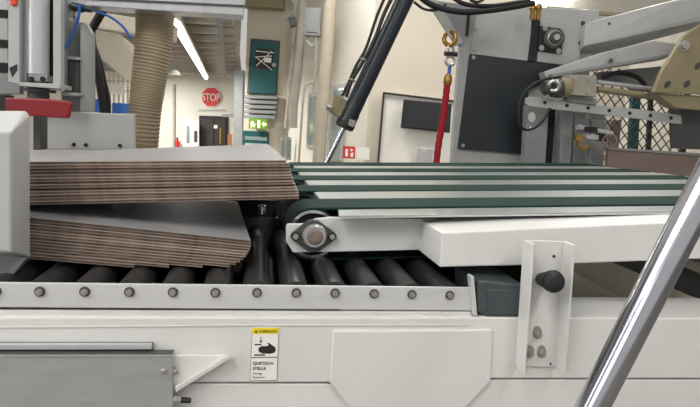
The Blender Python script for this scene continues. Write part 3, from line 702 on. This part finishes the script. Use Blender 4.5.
x = MB().lathe(P(70, 6, 1.80), P(92, 10, 1.80), [(0, .006), (.1, .012), (.6, .013), (.65, .009), (1, .008)], 14).build('cable_connector', 'navy', smooth=True); tag(x, 'dark cable connector with air tubes under the top beam', 'connector')
cable('air_tube', [(80, 4), (78, 18), (73, 34), (66, 46), (62, 53)], 1.78, .0045, 'blue', 'blue air tube curving down to the grey column', 'tube')
cable('air_tube', [(84, 8), (98, 12), (112, 18), (124, 28), (131, 39)], 1.88, .0038, 'blue', 'blue air tube arching right to the ribbed hose', 'tube')
# left bay background items behind the column
x = MB().bar(P(88, 28, 7.0, 0), P(150, 78, 7.0, 0), .5, .32).build('sloped_duct', 'cream', bevel=.02); tag(x, 'cream sloped duct behind the black cables', 'duct')
x = MB().bar(P(80, 18, 5.5, 0), P(175, 34, 5.5, 0), .2, .16).build('cross_duct', 'cream', bevel=.02); tag(x, 'cream horizontal duct behind the blue air tube', 'duct')
x = pr([(90, 66), (140, 71), (140, 74), (90, 69)], 8.0, .1, 'shelf_beam', 'midgrey', t=0); tag(x, 'grey thin beam above the rack behind the black cables', 'beam')
RK = thing('storage_rack', 'pale open rack with blue boxes behind the black cables', 'rack', P(115, 120, 9, 0))
for k in range(7):
    xx = 104 + k*4.6; pr([(xx, 72), (xx + 1.1, 72), (xx + 1.1, 150), (xx, 150)], 9.0, .03, 'upright', 'joist', RK, 0, t=0)
for yy in (80, 90, 106):
    pr([(100, yy), (138, yy + 1), (138, yy + 2), (100, yy + 1)], 8.95, .03, 'crossbar', 'joist', RK, 0, t=0)
pr([(108, 84), (123, 85), (123, 95), (108, 94)], 8.9, .02, 'sign_plate', 'signwhite', RK, 0, t=0)
x = pr([(112, 103), (121.5, 103), (121.5, 114), (112, 114)], 8.0, .3, 'blue_box', 'bluebox', t=0); tag(x, 'bright blue box seen right of the black cables', 'box')
x = pr([(90, 99), (98, 99), (98, 112), (90, 112)], 8.0, .3, 'blue_box', 'bluebox', t=0); tag(x, 'blue box seen left of the black cables beside the grey column', 'box')
x = MB().bar(P(155.5, 150, 2.4), P(158, 128, 2.4), .012, .012).build('dark_rod', 'ink'); tag(x, 'thin dark rod leaning behind the hose foot', 'rod')

# ================================================================== HYDRAULIC CYLINDER, SLING
HY = thing('hydraulic_cylinder', 'dark blue hydraulic cylinder slanting down to a silver rod', 'cylinder', P(328, 160, 3.3))
a = P(414, -20, 3.0); b = P(346.5, 122, 3.0); dd = b - a
MB().lathe(a, b, [(0, .047), (.93, .047), (.93, .050), (1, .050)], 32).build('barrel', 'navy', HY, smooth=True)
MB().lathe(b, b + dd*.045, [(0, .050), (.1, .053), (.8, .053), (1, .04)], 28).build('end_cap', 'black', HY, smooth=True)
MB().cyl(b, P(325, 166, 3.0), .0145, n=20).build('piston_rod', 'chrome', HY, smooth=True)
pr([(334, 94), (347, 100), (343, 119), (330, 112)], 2.98, .07, 'valve_block', 'beige', HY, .004)
MB().cyl(P(331, 108, 2.95), P(327, 106, 2.95), .02, n=12).build('fitting', 'bolt', HY, smooth=True)
pr([(350, 119), (356, 121), (353.5, 127.5), (348, 125)], 2.93, .03, 'lug', 'bolt', HY, .002)
cable('hydraulic_hose', [(396, -10), (384, 14), (376, 36), (364, 60), (352, 80), (346, 97)], 2.92, .010, 'black', 'black hydraulic hose along the cylinder, nearest to its barrel', 'hose')
cable('hydraulic_hose', [(388, -10), (377, 16), (366, 48), (356, 66), (349, 82), (342, 96)], 2.96, .008, 'black', 'black hydraulic hose along the cylinder, outermost on its left', 'hose')
for (x1, y1) in ((364, 60), (352, 80)):
    x = MB().torus(P(x1, y1, 2.93), dd, .016, .005, 16, 6).build('hose_clip', 'bolt', smooth=True); tag(x, 'small clip round the hydraulic hoses, %s' % ('upper of the two' if y1 == 60 else 'lower of the two'), 'clip')
SL = thing('lifting_sling', 'red lifting sling with a yellow hook end hanging in front of the office window', 'sling', P(437, 162, 3.1))
MB().tube([P(447.5, 82, 3.1), P(445.5, 100, 3.1), P(442.5, 122, 3.1), P(438.5, 145, 3.1), P(436, 166, 3.1)], .020, 14, 8, rf=lambda i: .019 + .0012*math.sin(i*1.9)).build('webbing', 'redcloth', SL, smooth=True)
MB().lathe(P(448.5, 74, 3.1), P(447, 86, 3.1), [(0, .014), (.3, .024), (.8, .024), (1, .015)], 14).build('end_fitting', 'gold', SL, smooth=True)
SH = thing('shackle', 'grey steel shackle between the yellow ring and the sling', 'shackle', P(450, 66, 3.1))
MB().tube([P(447, 52, 3.1), P(449, 46, 3.1), P(452, 46, 3.1), P(454, 52, 3.1)], .009, 10, 6).build('bow', 'bolt', SH, smooth=True)
MB().cyl(P(444.5, 53.5, 3.1), P(457, 54.5, 3.1), .013, n=12).build('pin', 'ink', SH, smooth=True)
MB().torus(P(450, 61, 3.1), n0, .025, .008).build('ring', 'bolt', SH, smooth=True)
MB().tube([P(450, 65, 3.1), P(449.3, 70, 3.1), P(448.6, 76, 3.1)], .010, 8, 4).build('link', 'blue', SH, smooth=True, label='blue link')
x = MB().torus(P(450, 38.5, 3.1), V((.75, 1, 0)), .036, .013).build('eye_ring', 'gold', smooth=True); tag(x, 'yellow lifting eye ring under the triangular plate', 'ring')
GS = thing('lug_plate', 'grey triangular lug plate hanging above the yellow ring', 'plate', P(455, 45, 3.12))
pr([(430, 0), (478, 6), (473, 40), (461, 47), (455, 42)], 3.12, .02, 'plate', 'midgrey', GS, .002)
MB().bar(P(427, -6, 3.1), P(459, 44, 3.1), .012, .05).build('edge_rib', 'lightgrey', GS)
pr([(468, 10), (470.5, 10), (468.5, 36), (466, 36)], 3.11, .01, 'slot', 'ink', GS, 0)
for k, (pts, r) in enumerate((([(410, -14), (430, 4), (462, 12), (500, 9), (534, 3)], .016), ([(440, -14), (462, 3), (490, 6), (515, 3), (530, 1)], .012), ([(414, 2), (424, 9), (436, 10), (446, 4)], .007), ([(470, 0), (478, 2), (488, -4)], .008))):
    cable('black_cable', pts, 2.95, r, 'black', ['thick black cable sagging along the top edge over the grey cabinet', 'second black cable above the sagging thick one at the top edge', 'thin looped black cable at the top right of the blue cylinder', 'short black cable end at the top edge above the lug plate'][k])

# ================================================================== RIGHT MACHINE
RM = thing('machine_cabinet', 'light grey machine cabinet with a dark panel behind the belt conveyor', 'machine', P(500, 160, 3.4))
pr([(463, 4), (600, 10), (590, 70), (560, 440), (432, 440)], 3.30, .05, 'body', 'lightgrey', RM, .006)
pr([(471.5, 10), (532, 14.5), (529.5, 61), (470.8, 54)], 3.285, .014, 'upper_panel', 'lightgrey', RM, .002)
pr([(470.5, 54.5), (569, 66.5), (563, 76), (529, 90), (524.5, 154), (458.5, 148.5)], 3.275, .022, 'dark_panel', 'panel', RM, .002, label='anthracite panel')
pr([(534, 19), (540.5, 19.5), (536, 62), (529, 61)], 3.265, .03, 'cable_channel', 'black', RM, .002)
pr([(541, 21), (585, 24), (578, 67), (537, 61.5)], 3.27, .02, 'bearing_plate', 'lightgrey', RM, .003)
for xx, yy in ((476.5, 29), (475, 49.5), (473.5, 57.5), (463, 145.5)):
    mb = MB(); bolt(mb, xx, yy, 3.283 if yy < 52 else 3.272, 1.5); mb.build('bolt', 'bolt', RM, smooth=True)
for xx, yy in ((583, 23.5), (580.5, 43), (577.5, 64)):
    mb = MB(); bolt(mb, xx, yy, 3.268, 1.9); mb.build('bolt', 'darkgrey', RM, smooth=True)
FB = thing('square_bearing', 'black square flange bearing with four bolts on the grey cabinet', 'bearing', P(551, 54, 3.25))
pr([(540.5, 25.6), (563.5, 28.5), (562, 53.8), (538, 50.8)], 3.25, .02, 'flange', 'black', FB, .006)
for xx, yy in ((545, 28.2), (562 - .5, 31.3), (541.5, 48), (558.5, 51)):
    mb = MB(); bolt(mb, xx, yy, 3.25, 2.1); mb.build('bolt', 'bolt', FB, smooth=True)
c = P(553.5, 38.5, 3.25)
MB().lathe(c, c - n0*.05, [(0, .062), (.3, .062), (.5, .045), (.5, .036), (.9, .036), (1, .03)], 28).build('hub', 'darkgrey', FB, smooth=True)
MB().torus(c - n0*.026, n0, .04, .007).build('ring', 'bolt', FB, smooth=True)
MB().cyl(c - n0*.05, c - n0*.062, .018, n=12).build('shaft_end', 'bolt', FB, smooth=True)
for k, xx in enumerate((533, 539)):
    x = MB().lathe(P(xx, 4, 3.1), P(xx - 1, 20, 3.1), [(0, .014), (.3, .020), (.45, .013), (.8, .016), (1, .012)], 10).build('hose_fitting', 'gold', smooth=True); tag(x, 'brass hose fitting above the black cable channel, %s of the pair' % ('left' if k == 0 else 'right'), 'fitting', 'brass fittings')
x = pr([(548, 6), (640, 14), (640, 18), (548, 10)], 3.9, .03, 'ceiling_rail', 'beige', t=0); tag(x, 'pale rail under the brownish top right background', 'rail')
x = pr([(535, -14), (720, -16), (720, 8), (600, 24), (535, 18)], 4.3, .05, 'overhead_board', 'ceilm', t=0); tag(x, 'brownish overhead board in the top right background', 'board')
# arms
AR = thing('upper_arm', 'large white box-section arm rising to the top right corner', 'arm', P(640, 50, 3.0))
MB().hull([P(585, 24, 3.2), P(600, 19, 3.18), P(677, 0, 3.0), P(760, -22, 2.85), P(760, 2, 2.85), P(700, 21.5, 2.97), P(600, 42, 3.18), P(584, 46, 3.2)] + [p + V((0, .16, -.02)) for p in [P(585, 24, 3.2), P(760, -22, 2.85), P(760, 8, 2.85), P(600, 50, 3.18), P(584, 50, 3.2)]]).build('beam', 'lightgrey', AR, bevel=.004)
mb = MB(); c = P(608.5, 24, 3.155); mb.cyl(c, c - n0*.012, .009, n=10); mb.build('bolt', 'darkgrey', AR)
AL = thing('lower_arm', 'white lower arm with a pointed end below the large arm', 'arm', P(610, 75, 3.0))
fp = [P(544, 72, 3.12), P(600, 53, 3.06), P(653, 40.5, 3.0), P(680, 44, 2.98), P(665, 59, 3.0), P(600, 68, 3.06), P(546, 78, 3.12)]
MB().hull(fp + [p + V((0, .10, .0)) for p in fp]).build('beam', 'lightgrey', AL, bevel=.004)
MB().bar(P(550, 76, 3.08), P(666, 56, 2.98), .05, .02).build('lower_rib', 'midgrey', AL, bevel=.003)
mb = MB(); mb.cyl(P(611, 60.5, 3.05), P(611, 60.5, 3.0), .012, n=10); mb.build('bolt', 'darkgrey', AL)
AD = pr([(600, 72), (640, 68), (662, 66), (656, 90), (640, 93), (625, 84), (598, 80)], 3.15, .05, 'link_plate', 'midgrey', None, .004); tag(AD, 'grey link plate behind the lower arm and the beige bracket', 'plate')
x = MB().tube([P(603, 77, 3.05), P(620, 73, 3.05), P(638, 78, 3.05), P(648, 90, 3.05)], .014, 10, 8).build('black_cable', 'black', smooth=True); tag(x, 'black hose arched under the lower arm left of the beige bracket', 'cable')
BB = thing('beige_bracket', 'beige slotted bracket plate at the right edge under the large arm', 'bracket', P(690, 110, 2.8))
pr([(684, 36), (720, 12), (720, 98), (700, 94), (654, 92.5), (662, 72)], 2.80, .03, 'plate', 'beige', BB, .004)
pr([(654, 92.5), (720, 97), (720, 112), (676, 108)], 2.83, .08, 'lower_flange', 'beige', BB, .004)
for (xx, yy, a_) in ((667.6, 84.5, 1), (687, 84, 1), (698, 66, 1)):
    pts = []
    for i in range(16):
        th_ = 2*PI*i/16; px_ = 4.3*math.cos(th_); py_ = 2.6*math.sin(th_); an = -.9
        pts.append((xx + px_*math.cos(an) - py_*math.sin(an), yy + px_*math.sin(an) + py_*math.cos(an)))
    pr(pts, 2.798, .004, 'slot', 'darkgrey', BB, 0)
c = P(683.5, 46, 2.80); mb = MB(); mb.cyl(c, c - n0*.008, .030, n=20); mb.cyl(c, c - n0*.024, .020, n=6); mb.build('bolt', 'bolt', BB, smooth=True)
x = pr([(680, 100), (720, 102), (720, 150), (682, 149)], 2.95, .10, 'side_block', 'darkgrey', None, .004); tag(x, 'grey block at the right edge below the beige bracket', 'block')
# slotted rail
SR = thing('hole_rail', 'grey flat rail with a row of round holes in front of the mesh fence', 'rail', P(600, 118, 2.95))
pr([(526.5, 98), (531, 96.6), (640, 109.5), (690, 116.5), (690, 125.5), (640, 119), (529, 106.4), (526, 104)], 2.95, .02, 'bar', 'lightgrey', SR, .003)
for k, (xx, yy) in enumerate(((545, 102.6), (567, 105.6), (588.2, 108), (609.3, 110.6), (629.8, 113.2), (650.6, 115.6), (671, 118))):
    pr(circ(xx, yy, 1.9, 12), 2.949, .002, 'hole', 'ink', SR, 0)
BK2 = thing('bolted_block', 'grey block with four bolts on the rail with holes', 'block', P(583, 98, 2.9))
pr([(570, 74.5), (597, 76), (596.5, 97), (567.5, 94.5)], 2.88, .08, 'block', 'taupe', BK2, .004)
for xx, yy in ((574.4, 78.6), (589.3, 80), (572.4, 91.4), (588, 92.4)):
    mb = MB(); bolt(mb, xx, yy, 2.88, 2.1); mb.build('bolt', 'bolt', BK2, smooth=True)
pr([(567, 96), (597, 98.5), (597, 105), (567, 101)], 2.93, .05, 'foot', 'midgrey', BK2, .002)
JN = thing('swivel_joint', 'dark swivel joint left of the bolted block', 'joint', P(556, 96, 2.9))
MB().lathe(P(543, 87, 2.9), P(560, 89, 2.9), [(0, .03), (.2, .045), (.5, .03), (.6, .05), (1, .05)], 14).build('fork', 'darkgrey', JN, smooth=True)
MB().torus(P(554, 86, 2.86), V((.3, 1, .2)), .026, .012).build('ring', 'bolt', JN, smooth=True)
MB().cyl(P(560, 88, 2.92), P(568, 87, 2.92), .055, n=20).build('collar', 'beige', JN, smooth=True)
for k in range(2):
    x = MB().cyl(P(597, 82 + 7*k, 2.95), P(662, 90 + 8*k, 2.95), .012 + .006*k, n=12).build('guide_rod', 'beige' if k else 'alu', smooth=True); tag(x, 'guide rod running right from the bolted block, %s of the pair' % ('lower' if k else 'upper'), 'rod')
cable('black_cable', [(548, 78), (534, 84), (522, 96), (519, 112), (520, 124), (526, 130), (536, 127), (545, 118), (550, 108)], 2.86, .007, 'black', 'thin black cable looping down over the dark panel edge')
# uprights under the rail
UP = thing('upright_frame', 'grey upright posts under the rail with holes left of the mesh fence', 'frame', P(560, 170, 3.0))
pr([(527, 105), (549, 108), (545, 172), (524, 172)], 3.12, .05, 'post', 'midgrey', UP, .003)
pr([(549, 108), (556, 109), (551, 172), (545, 172)], 3.16, .05, 'rack_strip', 'void', UP, .001)
pr([(562, 108), (574, 109.5), (570, 172), (559, 172)], 3.10, .06, 'post', 'midgrey', UP, .003)
pr([(575, 110), (606, 113), (600, 172), (571, 172)], 3.18, .03, 'plate', 'midgrey', UP, .003)
pr([(592, 120), (606, 121), (603, 172), (588, 172)], 3.16, .03, 'post', 'midgrey', UP, .003)
pr(circ(532, 117, 3.6, 18, 5), 3.117, .004, 'round_label', 'sticker', UP, 0); pr(circ(530.4, 127.4, 1, 8), 3.117, .003, 'dot_label', 'sticker', UP, 0)
mb = MB(); bolt(mb, 587, 116.5, 3.178, 2.4); mb.build('bolt', 'bolt', UP, smooth=True)
VL = thing('valve_unit', 'small valve unit with round handwheel below the rail with holes', 'valve', P(600, 146, 2.95))
MB().cyl(P(577, 127, 2.98), P(612, 134, 2.98), .016, n=12).build('body', 'lightgrey', VL, smooth=True)
pr([(586, 126.5), (598, 127), (598, 132.5), (586, 131.5)], 2.95, .06, 'black_block', 'black', VL, .004)
pr([(587, 134), (599, 135), (599, 140), (587, 139)], 2.95, .05, 'clamp', 'lightgrey', VL, .003)
pr([(600, 133), (608, 134), (607, 142), (600, 141)], 2.94, .05, 'black_block', 'black', VL, .006)
MB().torus(P(610, 141, 2.9), V((.5, 1, .1)), .036, .006).build('handwheel', 'brown', VL, smooth=True)
MB().bar(P(605, 136, 2.9), P(614, 147, 2.9), .008, .008).build('spoke', 'brown', VL)
pr([(577, 134), (584, 136), (582, 143), (576, 140)], 2.96, .03, 'yellow_tag', 'gold', VL, .002)
MB().tube([P(577, 142, 2.95), P(579, 147, 2.95), P(585, 149, 2.95), P(588, 145, 2.95)], .009, 8, 6).build('pipe', 'gold', VL, smooth=True)
# brown board lying right
BD = thing('brown_board', 'brown edge board behind the right end of the belt conveyor', 'board', P(655, 170, 2.9))
pr([(608.5, 149), (720, 157), (720, 180), (607.5, 167)], 3.0, .03, 'panel', 'brown', BD, .002)
pr([(608, 147.2), (720, 154.6), (720, 157.4), (608.5, 149.4)], 2.99, .05, 'top_edge', 'liner', BD, .001)
# mesh fence
MF = thing('mesh_fence', 'black diamond mesh fence panel behind the rail with holes', 'fence', P(645, 165, 4.4, 0))
DF = 4.4
a = P(592, 70, DF, 0); b = P(694, 70, DF, 0); x0, x1 = a.x, b.x
z1 = P(640, 70, DF, 0).z; z0 = P(640, 172, DF, 0).z
pitch = .074; mb = MB(); hgt = z1 - z0
k = -int(hgt/pitch) - 2
sl_ = .8
for s in (1, -1):
    xx = x0 - hgt
    while xx < x1 + hgt:
        # line x = xx + s*sl*(z - z0)
        p = []
        for z in (z0, z1): p.append((xx + s*sl_*(z - z0), z))
        (xa, za), (xb, zb) = p
        def clip(xa, za, xb, zb):
            if xa == xb: return None
            ts = [0, 1]
            for X, sg in ((x0, 1), (x1, -1)):
                ta = (X - xa)/(xb - xa)
                fa = (xa - X)*sg; fb = (xb - X)*sg
                if fa < 0 and fb < 0: return None
                if fa < 0: ts[0] = max(ts[0], ta)
                if fb < 0: ts[1] = min(ts[1], ta)
            if ts[0] >= ts[1]: return None
            return [(xa + (xb - xa)*t, za + (zb - za)*t) for t in ts]
        q = clip(xa, za, xb, zb)
        if q: mb.bar(V((q[0][0], DF + .004*s, q[0][1])), V((q[1][0], DF + .004*s, q[1][1])), .007, .007, V((0, 1, 0)))
        xx += pitch
mb.build('mesh', 'wire', MF, kind='stuff')
pr([(651, 70), (655, 70), (640, 370), (636, 370)], DF + .02, .03, 'post', 'ink', MF, 0, t=0)
pr([(686, 90), (690, 90), (672, 370), (668, 370)], DF + .02, .03, 'post', 'ink', MF, 0, t=0)
x = pr([(633, 96), (641, 96), (629, 350), (619, 350)], 4.7, .06, 'teal_post', 'teal', None, .004, t=0); tag(x, 'teal post standing behind the mesh fence', 'post')
x = pr([(611, 120), (622, 120), (618, 152), (607, 152)], 4.8, .1, 'brown_screen', 'brown', None, .004, t=0); tag(x, 'brown panel behind the left end of the mesh fence', 'panel')
# ================================================================== WORLD
Wd = bpy.data.worlds.new('world'); SC.world = Wd; Wd.use_nodes = True
bg = Wd.node_tree.nodes['Background']; bg.inputs[0].default_value = (.82, .80, .77, 1); bg.inputs[1].default_value = .6
SC.view_settings.view_transform = 'Standard'; SC.view_settings.look = 'None'; SC.view_settings.gamma = 1; SC.view_settings.exposure = .14
SC.view_settings.use_curve_mapping = False
